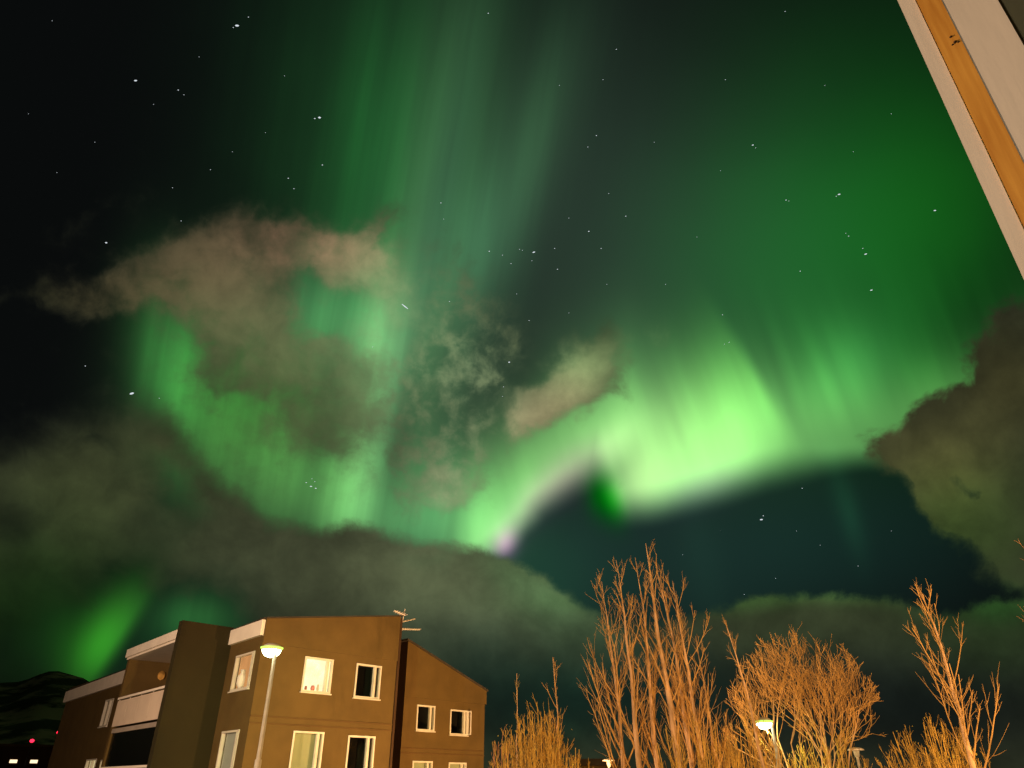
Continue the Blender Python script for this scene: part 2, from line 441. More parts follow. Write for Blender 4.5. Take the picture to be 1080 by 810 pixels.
M = {
    'wall': mat('painted concrete', (0.108, 0.069, 0.020), 0.9, 0.13, 1.1, 0.25),
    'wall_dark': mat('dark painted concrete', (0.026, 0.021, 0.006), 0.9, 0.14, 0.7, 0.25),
    'wall_shade': mat('brown tone and recess shade', (0.05, 0.025, 0.01), 0.9, 0.12, 0.8, 0.2),
    'band': mat('joint strip', (0.10, 0.058, 0.018), 0.9, 0.1, 1.0),
    'white': mat('white painted boards', (0.86, 0.80, 0.72), 0.6, 0.06, 1.5, 0.05),
    'frame': mat('white window frame', (0.66, 0.62, 0.54), 0.45, 0.08, 2.0),
    'panel': mat('balcony panel', (0.66, 0.56, 0.46), 0.7, 0.08, 1.2, 0.1),
    'roof': mat('dark roofing felt', (0.05, 0.04, 0.03), 0.9, 0.2, 2.0),
    'soffit': mat('slab concrete', (0.34, 0.30, 0.26), 0.9, 0.1, 1.5, 0.2),
    'room': mat('dark room', (0.03, 0.028, 0.025), 0.9, 0.1, 1.0),
    'blind': mat('pale roller blind', (0.34, 0.36, 0.22), 0.8, 0.04, 2.0),
    'blind_cool': mat('grey white blind', (0.46, 0.49, 0.46), 0.8, 0.05, 2.0),
    'galv': mat('galvanised steel', (0.30, 0.29, 0.24), 0.5, 0.12, 6.0, 0.0, 0.5),
    'dark_metal': mat('dark metal', (0.06, 0.06, 0.055), 0.5, 0.1, 5.0),
    'alu': mat('aluminium tube', (0.70, 0.66, 0.62), 0.4, 0.05, 5.0, 0, 0.6),
    'bark': mat('pale bark', (0.46, 0.31, 0.17), 0.9, 0.3, 5.0, 0.5, 0.2, None, 0, (1, 1, 0.3)),
    'twig': mat('orange twigs', (0.44, 0.27, 0.085), 0.9, 0.35, 1.2),
    'twig_red': mat('reddish twigs', (0.34, 0.17, 0.075), 0.9, 0.25, 2.0),
    'twig_yellow': mat('yellow willow twigs', (0.42, 0.27, 0.05), 0.9, 0.25, 2.0),
    'twig_olive': mat('olive twigs', (0.27, 0.21, 0.05), 0.9, 0.25, 2.0),
    'leaf': mat('dry yellow leaves', (0.30, 0.24, 0.03), 0.8, 0.3, 3.0),
    'grass': mat('winter grass', (0.05, 0.05, 0.025), 1.0, 0.3, 0.6, 0.4),
    'house_white': mat('cream painted board', (0.78, 0.71, 0.60), 0.6, 0.09, 5.0, 0.05, 0.3, None, 0, (1, 1, 0.15)),
    'clad': mat('olive cladding', (0.30, 0.27, 0.16), 0.8, 0.1, 2.0, 0.1),
    'glass': glass_mat('window glass'),
    'shade_black': mat('black void shade', (0.004, 0.004, 0.004), 0.25, 0.1, 2.0, 0, 0.3),
    'glow_white': emat('lit white curtain', (1.0, 0.86, 0.48), 1.5, 0.22, 2.0),
    'glow_orange': emat('lit orange curtain', (1.0, 0.44, 0.15), 0.75, 0.2, 1.5),
    'glow_yellow': emat('lit yellow blind', (1.0, 0.80, 0.40), 0.75, 0.10, 2.0),
    'glow_dim': emat('dim lit glass', (1.0, 0.36, 0.06), 0.30, 0.6, 4.0),
    'pink': mat('dusty pink glaze', (0.55, 0.20, 0.20), 0.4, 0.1, 6.0),
    'lens': emat('lamp lens', (1.0, 1.0, 0.62), 14.0),
    'glow_rim': emat('lit refractor bowl', (0.62, 1.0, 0.14), 1.5),
    'red_lens': emat('red lamp lens', (1.0, 0.02, 0.06), 2.6),
    'star': emat('starlight', (0.85, 0.93, 1.0), 0.85),
    'lantern': mat('white lantern cap', (0.75, 0.72, 0.66), 0.5, 0.05, 4.0),
    'far_lamp': emat('far warm lamp', (1.0, 0.75, 0.45), 1.6),
}
# pine batten with knots
def wood_mat():
    m = bpy.data.materials.new('pine batten'); m.use_nodes = True
    nt = m.node_tree; b = nt.nodes['Principled BSDF']; b.inputs['Roughness'].default_value = 0.55
    tc = nt.nodes.new('ShaderNodeTexCoord'); mp = nt.nodes.new('ShaderNodeMapping'); mp.inputs['Scale'].default_value = (22, 22, 1.2)
    n = nt.nodes.new('ShaderNodeTexNoise'); n.inputs['Scale'].default_value = 3; n.inputs['Detail'].default_value = 5
    cr = nt.nodes.new('ShaderNodeValToRGB'); cr.color_ramp.elements[0].position = 0.25; cr.color_ramp.elements[1].position = 0.75
    cr.color_ramp.elements[0].color = (0.60, 0.26, 0.035, 1); cr.color_ramp.elements[1].color = (0.85, 0.44, 0.075, 1)
    nt.links.new(tc.outputs['Object'], mp.inputs[0]); nt.links.new(mp.outputs[0], n.inputs['Vector']); nt.links.new(n.outputs['Fac'], cr.inputs[0])
    nt.links.new(cr.outputs[0], b.inputs['Base Color'])
    return m
M['wood'] = wood_mat()


class MB:
    """collects faces (world coordinates); build() links them as one mesh object"""
    def __init__(s): s.v = []; s.f = []
    def quad(s, *p):
        i = len(s.v); s.v += [tuple(q) for q in p]; s.f.append(tuple(range(i, i + len(p))))
    def hexa(s, b, t):                           # bottom ring (4), top ring (4)
        i = len(s.v); s.v += [tuple(q) for q in b] + [tuple(q) for q in t]
        n = len(b)
        s.f.append(tuple(range(i + n - 1, i - 1, -1))); s.f.append(tuple(range(i + n, i + 2 * n)))
        for k in range(n):
            s.f.append((i + k, i + (k + 1) % n, i + n + (k + 1) % n, i + n + k))
    def box(s, F, s0, s1, z0, z1, o0, o1):
        r = [F(s0, 0, o0), F(s1, 0, o0), F(s1, 0, o1), F(s0, 0, o1)]
        s.hexa([(p.x, p.y, z0) for p in r], [(p.x, p.y, z1) for p in r])
    def tube(s, pts, rad, sides=5, cap=True):
        pts = [Vector(p) for p in pts]; rings = []
        ref = Vector((0.31, 0.95, 0.07))
        for k, p in enumerate(pts):
            d = (pts[min(k + 1, len(pts) - 1)] - pts[max(k - 1, 0)])
            if d.length < 1e-9: d = Vector((0, 0, 1))
            d.normalize()
            a = d.cross(ref)
            if a.length < 1e-3: a = d.cross(Vector((1, 0, 0)))
            a.normalize(); b = d.cross(a)
            i = len(s.v)
            for q in range(sides):
                an = 2 * math.pi * q / sides
                s.v.append(tuple(p + (a * math.cos(an) + b * math.sin(an)) * rad[k]))
            rings.append(i)
        for k in range(len(rings) - 1):
            i, j = rings[k], rings[k + 1]
            for q in range(sides):
                s.f.append((i + q, i + (q + 1) % sides, j + (q + 1) % sides, j + q))
        if cap:
            s.f.append(tuple(rings[0] + q for q in range(sides - 1, -1, -1))); s.f.append(tuple(rings[-1] + q for q in range(sides)))
    def ball(s, c, rx, ry, rz, n=10, m=6, top=1.0, bot=-1.0):
        i0 = len(s.v)
        for a in range(m + 1):
            t = bot + (top - bot) * a / m
            ph = math.asin(max(-1, min(1, t)))
            for b in range(n):
                th = 2 * math.pi * b / n
                s.v.append((c[0] + rx * math.cos(ph) * math.cos(th), c[1] + ry * math.cos(ph) * math.sin(th), c[2] + rz * t))
        for a in range(m):
            for b in range(n):
                s.f.append((i0 + a * n + b, i0 + a * n + (b + 1) % n, i0 + (a + 1) * n + (b + 1) % n, i0 + (a + 1) * n + b))
        s.f.append(tuple(i0 + b for b in range(n - 1, -1, -1))); s.f.append(tuple(i0 + m * n + b for b in range(n)))
    def build(s, name, m, parent=None, smooth=False, base=None):
        off = Vector(base) if base is not None else Vector((0, 0, 0))
        q = parent
        while q is not None:
            off = off + Vector(q.location); q = q.parent
        me = bpy.data.meshes.new(name)
        me.from_pydata([(v[0] - off.x, v[1] - off.y, v[2] - off.z) for v in s.v], [], s.f)
        me.update()
        bmx = bmesh.new(); bmx.from_mesh(me); bmesh.ops.recalc_face_normals(bmx, faces=bmx.faces); bmx.to_mesh(me); bmx.free()
        if smooth: me.polygons.foreach_set('use_smooth', [True] * len(me.polygons))
        me.materials.append(M[m])
        o = bpy.data.objects.new(name, me); COL.objects.link(o)
        if base is not None: o.location = base
        if parent is not None: o.parent = parent
        return o


def tag(o, label=None, cat=None, group=None, kind=None):
    if label: o['label'] = label
    if cat: o['category'] = cat
    if group: o['group'] = group
    if kind: o['kind'] = kind
    return o


def thing(name, loc, label, cat, group=None):
    o = bpy.data.objects.new(name, None); COL.objects.link(o); o.location = loc
    o.empty_display_size = 0.3
    return tag(o, label, cat, group)


def frame_of(org, d, n):
    org = Vector(org); d = Vector(d); n = Vector(n)
    return lambda s, z, o=0.0: Vector((org.x + d.x * s + n.x * o, org.y + d.y * s + n.y * o, z))


def azv(a): return Vector((math.sin(R(a)), math.cos(R(a)), 0))


# ------------------------------------------------------------------ ground and far hill
g = MB(); rg = random.Random(5)
N = 40
xs = [-9000 + 18000 * k / N for k in range(N + 1)]
g.quad((-9000, -9000, 0), (9000, -9000, 0), (9000, 9000, 0), (-9000, 9000, 0))
tag(g.build('ground', 'grass'), kind='structure')

from mathutils import noise as mnoise
def hill():
    m = MB(); na, nr = 150, 46
    crest = [(-60, 150), (-46, 190), (-36, 148), (-33.5, 150), (-31.3, 172), (-30, 166), (-28.6, 152), (-26, 120), (-20, 70), (-8, 30), (4, 12), (16, 0)]
    idx = []
    for i in range(na + 1):
        a = -60 + 76 * i / na
        h = crest[-1][1]
        for (a0, h0), (a1, h1) in zip(crest, crest[1:]):
            if a0 <= a <= a1:
                t = (a - a0) / (a1 - a0); t = t * t * (3 - 2 * t); h = h0 + (h1 - h0) * t
        row = []
        for j in range(nr + 1):
            t = j / nr; d = 500 + 1600 * t
            prof = min(1.0, t / 0.62); prof = prof ** 1.35 if t <= 0.62 else 1 - 0.5 * ((t - 0.62) / 0.38) ** 1.2
            p = azv(a) * d
            nz = mnoise.fractal(Vector((p.x / 160, p.y / 160, 0.3)), 0.9, 2.1, 5)
            nz2 = abs(mnoise.noise(Vector((p.x / 60, p.y / 260, 3.1))))
            z = (h - 2) * prof * 1.02 + (nz * 12 - nz2 * 10) * min(1, prof * 1.4) * min(1, h / 60) * (0.35 if abs(t - 0.62) < 0.06 else 1)
            row.append(len(m.v)); m.v.append((p.x, p.y, z - 3))
        idx.append(row)
    for i in range(na):
        for j in range(nr):
            m.f.append((idx[i][j], idx[i + 1][j], idx[i + 1][j + 1], idx[i][j + 1]))
    return m
hm = bpy.data.materials.new('moor with snow streaks'); hm.use_nodes = True
nt = hm.node_tree; b = nt.nodes['Principled BSDF']; b.inputs['Roughness'].default_value = 1.0; b.inputs['Specular IOR Level'].default_value = 0.05
tc = nt.nodes.new('ShaderNodeTexCoord'); mp = nt.nodes.new('ShaderNodeMapping'); mp.inputs['Scale'].default_value = (0.012, 0.008, 0.03)
nn = nt.nodes.new('ShaderNodeTexNoise'); nn.inputs['Scale'].default_value = 1.0; nn.inputs['Detail'].default_value = 8; nn.inputs['Roughness'].default_value = 0.62
cr = nt.nodes.new('ShaderNodeValToRGB'); cr.color_ramp.elements[0].position = 0.49; cr.color_ramp.elements[1].position = 0.56
cr.color_ramp.elements[0].color = (0.06, 0.045, 0.02, 1); cr.color_ramp.elements[1].color = (0.60, 0.36, 0.22, 1)
nt.links.new(tc.outputs['Object'], mp.inputs[0]); nt.links.new(mp.outputs[0], nn.inputs['Vector']); nt.links.new(nn.outputs['Fac'], cr.inputs[0]); nt.links.new(cr.outputs[0], b.inputs['Base Color'])
M['moor'] = hm
tag(hill().build('hill', 'moor', smooth=True), kind='structure')

# ------------------------------------------------------------------ the apartment building
Cc = Vector((-9.929, 29.367, 0))
D1 = azv(43.5); NF = Vector((D1.y, -D1.x, 0))
D2 = azv(-41.5); NL = Vector((-D2.y, D2.x, 0)) * 1.0
if NL.dot(-Cc) < 0: NL = -NL
BK = -NF
FF = frame_of(Cc, D1, NF)                        # front gable wall
FL = frame_of(Cc, D2, NL)                        # long left wall
E0 = Cc + D1 * 6.75
FW = frame_of(E0 + BK * 2.0, D1, NF)             # set-back right wing
TB = Cc + D2 * 3.25
FT = frame_of(TB, -D1, NF)                       # stair tower fin
FB = frame_of(TB - D1 * 2.25, D2, NL)            # balcony stack front
bld = thing('apartment_building', (Cc.x, Cc.y, 0), 'brown concrete apartment building with white fascias, sloping roofs and lit windows', 'building')


def holed_wall(mb, F, s0, s1, z0, z1, holes, depth=0.28):
    S = sorted({s0, s1, *[h[0] for h in holes], *[h[1] for h in holes]})
    Z = sorted({z0, z1, *[h[2] for h in holes], *[h[3] for h in holes]})
    for a, c in zip(S, S[1:]):
        for d, e in zip(Z, Z[1:]):
            sm, zm = (a + c) / 2, (d + e) / 2
            if any(h[0] < sm < h[1] and h[2] < zm < h[3] for h in holes): continue
            mb.quad(F(a, d), F(c, d), F(c, e), F(a, e))
    for h in holes:
        a, c, d, e = h
        for p, q in (((a, d), (c, d)), ((c, d), (c, e)), ((c, e), (a, e)), ((a, e), (a, d))):
            mb.quad(F(*p), F(*q), F(q[0], q[1], -depth), F(p[0], p[1], -depth))


def window(F, h, parent, mull=0.78, fill='dark', label=None, fw=0.07, ajar=False, side=1):
    a, c, d, e = h
    fr = MB(); t = fw
    fr.box(F, a, c, d, d + t, -0.12, 0.035); fr.box(F, a, c, e - t, e, -0.12, 0.035)
    fr.box(F, a, a + t, d + t, e - t, -0.12, 0.03); fr.box(F, c - t, c, d + t, e - t, -0.12, 0.03)
    mx = a + (c - a) * mull
    fr.box(F, mx - 0.03, mx + 0.03, d + t, e - t, -0.11, 0.02)
    # small side sash has a thicker frame of its own
    fr.box(F, mx + 0.033, mx + 0.085, d + t + 0.003, e - t - 0.003, -0.10, 0.01)
    w = fr.build('window', 'frame', parent)
    if label: w['label'] = label
    sl = MB(); sl.box(F, a - 0.04, c + 0.04, d - 0.05, d - 0.003, -0.1, 0.09); sl.build('sill', 'frame', w)
    p = MB(); p.quad(F(a + t, d + t, -0.084), F(c - t, d + t, -0.084), F(c - t, e - t, -0.084), F(a + t, e - t, -0.084)); p.build('pane', 'glass', w)
    r = MB()
    if fill == 'dark':
        r.box(F, a, c, d, e, -1.3, -1.25); r.box(F, a, c, d - 0.02, d - 0.003, -1.25, -0.285); r.box(F, a, c, e + 0.003, e + 0.02, -1.25, -0.285)
        r.box(F, a - 0.02, a - 0.003, d, e, -1.25, -0.285); r.box(F, c + 0.003, c + 0.02, d, e, -1.25, -0.285)
        r.build('room', 'room', w)
    else:
        n = 26                                   # a hanging curtain or blind with soft folds
        amp = 0.0 if fill.startswith('blind') else 0.018
        q = [F(a + (c - a) * k / n, 0, -0.19 + amp * math.sin(k * 1.9)) for k in range(n + 1)]
        for u, v in zip(q, q[1:]):
            r.quad((u.x, u.y, d), (v.x, v.y, d), (v.x, v.y, e), (u.x, u.y, e))
        r.build('blind' if fill.startswith('blind') else 'curtain', fill, w)
    if ajar:
        s2 = MB(); hx = c - 0.02
        for (z0, z1, u0, u1) in ((d + .02, d + .08, 0, 1), (e - .08, e - .02, 0, 1), (d + .08, e - .08, 0, .16), (d + .08, e - .08, .84, 1)):
            p0, p1 = F(hx - 0.02 * u0, 0, 0.05 + 0.24 * u0), F(hx - 0.02 * u1, 0, 0.05 + 0.24 * u1)
            q0, q1 = p0 + D1 * 0.05, p1 + D1 * 0.05
            s2.hexa([(p.x, p.y, z0) for p in (p0, p1, q1, q0)], [(p.x, p.y, z1) for p in (p0, p1, q1, q0)])
        s2.build('open_sash', 'frame', w)
    return w


# front gable
fh = [(2.0, 3.38, 6.41, 7.75), (4.57, 5.92, 6.37, 7.74), (1.93, 3.34, 3.25, 4.98), (4.52, 5.90, 3.25, 4.92)]
m = MB(); holed_wall(m, FF, 0.0, 6.75, 0.0, 8.04, fh)
m.quad(FF(0, 8.04, 0.05), FF(6.75, 8.04, 0.05), FF(6.75, 10.02, 0.05), FF(0, 8.97, 0.05))        # upper gable panel stands proud
m.quad(FF(0, 8.04, 0.0), FF(6.75, 8.04, 0.0), FF(6.75, 8.04, 0.05), FF(0, 8.04, 0.05))
m.quad(FF(0, 8.04, 0.0), FF(0, 8.04, 0.05), FF(0, 8.97, 0.05), FF(0, 8.97, 0.0))
Eb = lambda z, o: FF(6.75, z, o)
m.quad(Eb(0, 0), Eb(0, -12), Eb(11.2, -12), Eb(10.02, 0))
m.quad(FF(6.75, 8.04, 0), FF(6.75, 10.02, 0), FF(6.75, 10.02, 0.05), FF(6.75, 8.04, 0.05))
m.build('wall', 'wall', bld)
m = MB()
for z in (5.42, 5.18): m.box(FF, 0.0, 6.75, z - 0.025, z + 0.025, 0.002, 0.03)
m.build('joint_strip', 'band', bld)
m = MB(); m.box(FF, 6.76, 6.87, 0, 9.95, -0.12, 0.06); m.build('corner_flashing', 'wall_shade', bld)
m = MB()
a, b_ = FF(-0.02, 8.975, 0.09), FF(6.9, 10.045, 0.09)
ab, bb = FF(-0.02, 9.0, -0.5), FF(6.9, 10.07, -12)
up = Vector((0, 0, 0.10))
m.hexa([a, b_, bb, ab], [a + up * .5, b_ + up * .5, bb + up * .5, ab + up * .5]); m.build('roof', 'roof', bld)
window(FF, fh[0], bld, 0.80, 'glow_white', 'brightly lit window glowing pale yellow')
window(FF, fh[1], bld, 0.74, 'dark')
window(FF, fh[2], bld, 0.80, 'blind', 'window with a pale blind pulled down')
window(FF, fh[3], bld, 0.74, 'dark')

# left wall
lh = [(0.55, 2.40, 6.42, 7.80), (0.76, 2.44, 3.25, 4.97), (19.48, 21.10, 5.98, 7.42), (19.85, 21.90, 3.0, 4.36), (17.4, 18.9, 3.0, 4.28), (11.2, 12.8, 6.0, 8.15)]
m = MB(); holed_wall(m, FL, 0.0, 31.4, 0.0, 8.90, lh)
ends = FL(31.4, 0, 0), FL(31.4, 0, -9)
m.quad((ends[0].x, ends[0].y, 0), (ends[0].x, ends[0].y, 8.9), (ends[1].x, ends[1].y, 10.3), (ends[1].x, ends[1].y, 0))
m.build('wall', 'wall', bld)
rf = MB(); p = [FL(-0.0, 8.93, 0.12), FL(31.5, 8.72, 0.12), FL(31.5, 9.8, -6.6), FL(0.55, 10.0, -6.6)]
rf.hexa(p, [q + Vector((0, 0, .06)) for q in p]); rf.build('roof', 'roof', bld)
m = MB(); m.box(FL, 0.03, 3.36, 8.33, 8.925, 0.004, 0.14); m.build('fascia', 'white', bld)
m = MB()
q0, q1 = FL(10.3, 0, 0.004), FL(31.6, 0, 0.004); r0, r1 = FL(10.3, 0, 0.16), FL(31.6, 0, 0.16)
m.hexa([(q0.x, q0.y, 8.12), (q1.x, q1.y, 7.98), (r1.x, r1.y, 7.98), (r0.x, r0.y, 8.12)], [(q0.x, q0.y, 8.85), (q1.x, q1.y, 8.68), (r1.x, r1.y, 8.68), (r0.x, r0.y, 8.85)])
m.build('fascia', 'white', bld)
window(FL, lh[0], bld, 0.10, 'glow_orange', 'window lit orange from inside')
window(FL, lh[1], bld, 0.12, 'blind_cool', 'window with a grey white blind pulled down')
window(FL, lh[2], bld, 0.45, 'blind_cool')
window(FL, lh[3], bld, 0.45, 'glow_yellow', 'lit yellow window at the far end')
window(FL, lh[4], bld, 0.45, 'glow_yellow')
window(FL, lh[5], bld, 0.5, 'glow_dim', 'dimly lit orange balcony door')

# stair tower fin and balconies
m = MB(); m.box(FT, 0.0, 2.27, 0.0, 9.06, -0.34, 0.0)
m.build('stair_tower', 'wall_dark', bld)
m = MB(); m.box(FB, 0.36, 7.15, 8.37, 8.73, -2.6, 0.06); m.box(FB, 0.36, 7.15, 8.28, 8.366, -2.6, -0.03); m.build('balcony_roof', 'white', bld)
m = MB(); m.box(FB, 6.75, 7.02, 0.0, 8.27, -2.6, -0.05); m.build('balcony_side_wall', 'wall', bld)
for z in (5.30, 2.50):
    bal = MB(); bal.box(FB, 0.36, 6.745, z - 0.18, z, -2.4, -0.06)
    bo = bal.build('balcony', 'soffit', bld)
    pp = MB()
    for k in range(4):
        s0 = 0.40 + k * 1.585; pp.box(FB, s0, s0 + 1.565, z + 0.08, z + 1.14, -0.05, 0.0)
    pp.build('parapet', 'panel', bo)
    rr = MB(); rr.box(FB, 0.38, 6.74, z + 1.20, z + 1.29, -0.09, 0.03)
    for k in range(5): rr.box(FB, 0.40 + k * 1.57, 0.44 + k * 1.57, z + 1.0, z + 1.195, -0.075, -0.055)
    rr.build('handrail', 'white', bo)

c = Vector((-16.89, 36.3, 7.68)) + (D2 * -0.03)
m = MB(); m.ball(tuple(c), 0.16, 0.16, 0.22, 10, 6); m.build('wall_lamp', 'glow_dim', bld, True)

m = MB(); m.quad(FB(0.40, 3.82, -0.12), FB(6.70, 3.82, -0.12), FB(6.70, 5.10, -0.12), FB(0.40, 5.10, -0.12)); m.build('void_shade_sheet', 'shade_black', bld)  # black sheet added to darken the shaded void under the balcony

# right wing and the link between
wh = [(3.0, 4.17, 5.40, 6.54), (5.20, 6.42, 5.30, 6.46), (2.93, 4.17, 2.9, 4.10), (5.22, 6.42, 2.9, 4.07)]
m = MB(); holed_wall(m, FW, 2.12, 7.66, 0.0, 6.84, wh)
m.quad(FW(2.12, 6.84, 0.07), FW(7.72, 6.84, 0.07), FW(7.72, 7.50, 0.07), FW(2.12, 9.40, 0.07))
m.quad(FW(2.12, 6.84, 0), FW(7.72, 6.84, 0), FW(7.72, 6.84, 0.07), FW(2.12, 6.84, 0.07))
m.quad(FW(7.66, 0, 0), FW(7.66, 0, -9), FW(7.66, 6.84, -9), FW(7.66, 6.84, 0))
m.quad(FW(7.72, 6.84, 0.07), FW(7.72, 6.84, -9), FW(7.72, 7.5, -9), FW(7.72, 7.5, 0.07))
m.build('wall', 'wall', bld)
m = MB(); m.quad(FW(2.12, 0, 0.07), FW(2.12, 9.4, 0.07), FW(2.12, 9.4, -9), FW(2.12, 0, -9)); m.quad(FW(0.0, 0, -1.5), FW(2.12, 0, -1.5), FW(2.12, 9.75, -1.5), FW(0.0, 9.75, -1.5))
m.build('link_wall', 'wall_shade', bld)  # shade of the recess is put into this darker wall colour
m = MB()
for z in (4.62, 4.42): m.box(FW, 2.12, 7.66, z - 0.025, z + 0.025, 0.002, 0.03)
m.build('joint_strip', 'band', bld)
m = MB(); p = [FW(2.05, 9.43, 0.12), FW(7.80, 7.475, 0.12), FW(7.80, 7.475, -9), FW(2.05, 9.43, -9)]
m.hexa(p, [q + Vector((0, 0, .09)) for q in p]); m.build('roof', 'roof', bld)
window(FW, wh[0], bld, 0.74, 'dark'); window(FW, wh[1], bld, 0.80, 'dark', 'dark window with its side sash ajar', ajar=True)
window(FW, wh[2], bld, 0.74, 'blind'); window(FW, wh[3], bld, 0.74, 'blind')

# ornaments on the bright window's sill
for k, (s_, r_, h_, mt, lb) in enumerate(((2.30, 0.07, 0.16, 'pink', 'small pink pot on the sill of the bright window, nearest the lamp post'), (2.62, 0.11, 0.20, 'pink', 'widest pink pot in the middle of the bright window sill'), (2.86, 0.06, 0.26, 'panel', 'tall pale pot on the sill of the bright window, next to the narrow sash'))):
    c = FF(s_, 6.485, -0.14); o = MB(); o.tube([c, c + Vector((0, 0, h_ * .3)), c + Vector((0, 0, h_ * .7)), c + Vector((0, 0, h_))], [r_ * .5, r_ * .8, r_ * .75, r_ * .55], 10)
    tag(o.build('pot', mt, base=c, smooth=True), lb, 'pot', 'pots on the bright window sill')
c = FL(1.75, 6.495, -0.14); o = MB(); o.tube([c, c + Vector((0, 0, .2)), c + Vector((0, 0, .45)), c + Vector((0, 0, .6)), c + Vector((0, 0, .72))], [.10, .2, .2, .09, .12], 12)
tag(o.build('vase', 'lantern', base=c, smooth=True), 'pale round vase standing in the orange lit window', 'vase')

# aerial on the roof
FA = frame_of(E0 + BK * 0.8, D1, NF)
base = FA(0.70, 9.98)
ant = thing('roof_aerial', base, 'tall aerial mast with three yagi antennas at the roof peak', 'aerial')
mm = MB(); mm.tube([FA(0.62, 9.2), FA(0.88, 10.62)], [0.03, 0.025], 6); mm.tube([FA(0.5, 9.98), FA(0.64, 9.98, -0.5)], [0.02, 0.02], 4); mm.build('mast', 'alu', ant)
def yagi(c0, c1, n, ln, o=0.0):
    y = MB(); a, b = Vector(c0), Vector(c1); y.tube([a, b], [0.035, 0.035], 5); d = (b - a).normalized(); s_ = d.cross(Vector((0, 0, 1))).normalized()
    if abs(s_.z) > .9: s_ = NF
    for k in range(n):
        p = a.lerp(b, (k + .3) / n); L = ln * (1 - .35 * k / n)
        y.tube([p - s_ * L, p + s_ * L], [0.018, 0.018], 4)
    return y
yagi(FA(0.90, 10.32, 0.0), FA(0.15, 10.42, 0.10), 5, 0.22).build('yagi', 'alu', ant)
yagi(FA(0.72, 9.99, 0.0), FA(1.52, 10.24, 0.0), 7, 0.24).build('yagi', 'alu', ant)
yagi(FA(0.50, 9.62, 0.05), FA(1.88, 9.78, 0.0), 9, 0.34).build('yagi', 'alu', ant)

# ------------------------------------------------------------------ lit street lamps
def street_lamp(x, y, h, arm, label, power, aim, col=(0.85, 1.0, 0.38), joint=3.72):
    t = thing('street_lamp', (x, y, 0), label, 'street lamp', 'lit street lamps')
    p = MB(); p.tube([(x, y, 0), (x, y, joint), (x, y, joint + 0.02), (x, y, h - 0.12)], [0.085, 0.085, 0.062, 0.046], 12, True); p.build('pole', 'galv', t, True)
    a = Vector(arm)
    m = MB(); m.tube([(x, y, h - 0.12), (x, y, h - 0.02), Vector((x, y, h + 0.03)) + a * 0.25, Vector((x, y, h + 0.05)) + a * 0.55], [0.046, 0.045, 0.04, 0.04], 8); m.build('arm', 'galv', t, True)
    c = Vector((x, y, h + 0.09)) + a * 0.62
    hd = MB(); hd.ball(c, 0.25, 0.25, 0.12, 14, 4, 1.0, 0.0); hd.build('head', 'galv', t, True)
    ln = MB(); ln.ball(c - Vector((0, 0, 0.03)), 0.27, 0.27, 0.25, 16, 6, 0.0, -1.0); ln.build('lens', 'lens', t, True)
    rg_ = MB(); rg_.ball(c - Vector((0, 0, 0.005)), 0.315, 0.315, 0.13, 18, 4, 0.0, -0.6); rg_.build('glow_rim', 'glow_rim', t, True)  # glowing rim added to widen the lamp's yellow-green glow
    sp = point_light('street_lamp_light', c - Vector((0, 0, 0.26)) + Vector(aim).normalized() * 0.1, col, power, 0.06, 112)
    sp.data.spot_blend = 0.6
    ax = (Vector(aim).normalized() * math.sin(R(60)) + Vector((0, 0, -math.cos(R(60))))); sp.rotation_euler = ax.to_track_quat('-Z', 'Y').to_euler()
    return t
street_lamp(-6.68, 20.96, 6.45, (-0.22, 0.10, 0), 'lit street lamp on a tall pole in front of the apartment building', 2400, (-0.05, 1, 0))
street_lamp(8.87, 26.56, 4.95, (-0.40, 0.10, 0), 'lit street lamp among the bare trees in front of the round bushy tree', 550, (0.45, 0.9, 0))

# ------------------------------------------------------------------ unlit lantern posts
def lantern(x, y, h, label):
    t = thing('lantern_post', (x, y, 0), label, 'lamp post', 'unlit white lantern posts')
    p = MB(); p.tube([(x, y, 0), (x, y, h - 0.25)], [0.05, 0.045], 8); p.build('pole', 'lantern', t, True)
    m = MB(); m.tube([(x, y, h - 0.25), (x, y, h - 0.05)], [0.07, 0.11], 10); m.build('globe', 'blind_cool', t, True)
    m = MB(); m.ball((x, y, h - 0.045), 0.27, 0.27, 0.10, 14, 4, 1.0, 0.0); m.build('cap', 'lantern', t, True)
lantern(4.10, 33.75, 4.04, 'unlit white lantern post behind the tall tree clump')
lantern(11.96, 27.51, 4.22, 'unlit white lantern post behind the olive shrubs')

# ------------------------------------------------------------------ low buildings far off
hall = thing('long_hall', (-84, 136.4, 0), 'long low dark hall far off below the hill', 'building')
FH = frame_of((-92, 131.6, 0), Vector((0.866, 0.5, 0)), Vector((0.5, -0.866, 0)))
m = MB(); m.box(FH, 0, 26, 0, 8.6, -10, 0); m.build('wall', 'wall_shade', hall)
m = MB(); m.box(FH, -0.4, 26.4, 8.605, 8.95, -10.4, 0.4); m.build('roof', 'band', hall)
for s_ in (7.6, 10.6, 15.2):
    m = MB(); m.box(FH, s_, s_ + 1.1, 6.1, 6.6, 0.01, 0.06); m.build('window', 'far_lamp', hall)
for x, y, h, lb in ((-80.13, 138.3, 10.6, 'red warning lamp on a short mast beside the gable end of the brown building'), (-83.26, 136.4, 8.3 + 0.9, 'red warning lamp on the middle of the dark hall roof')):
    t = thing('red_beacon', (x, y, 0), lb, 'beacon', 'red lamps on the far hall')
    p = MB(); p.tube([(x, y, 0), (x, y, h)], [0.1, 0.08], 6); p.build('mast', 'dark_metal', t)
    p = MB(); p.ball((x, y, h + 0.3), 0.34, 0.34, 0.30, 10, 6); p.build('lamp', 'red_lens', t, True)
lh2 = thing('low_house', (8.5, 59, 0), 'low dark house behind the tall tree clump', 'house')
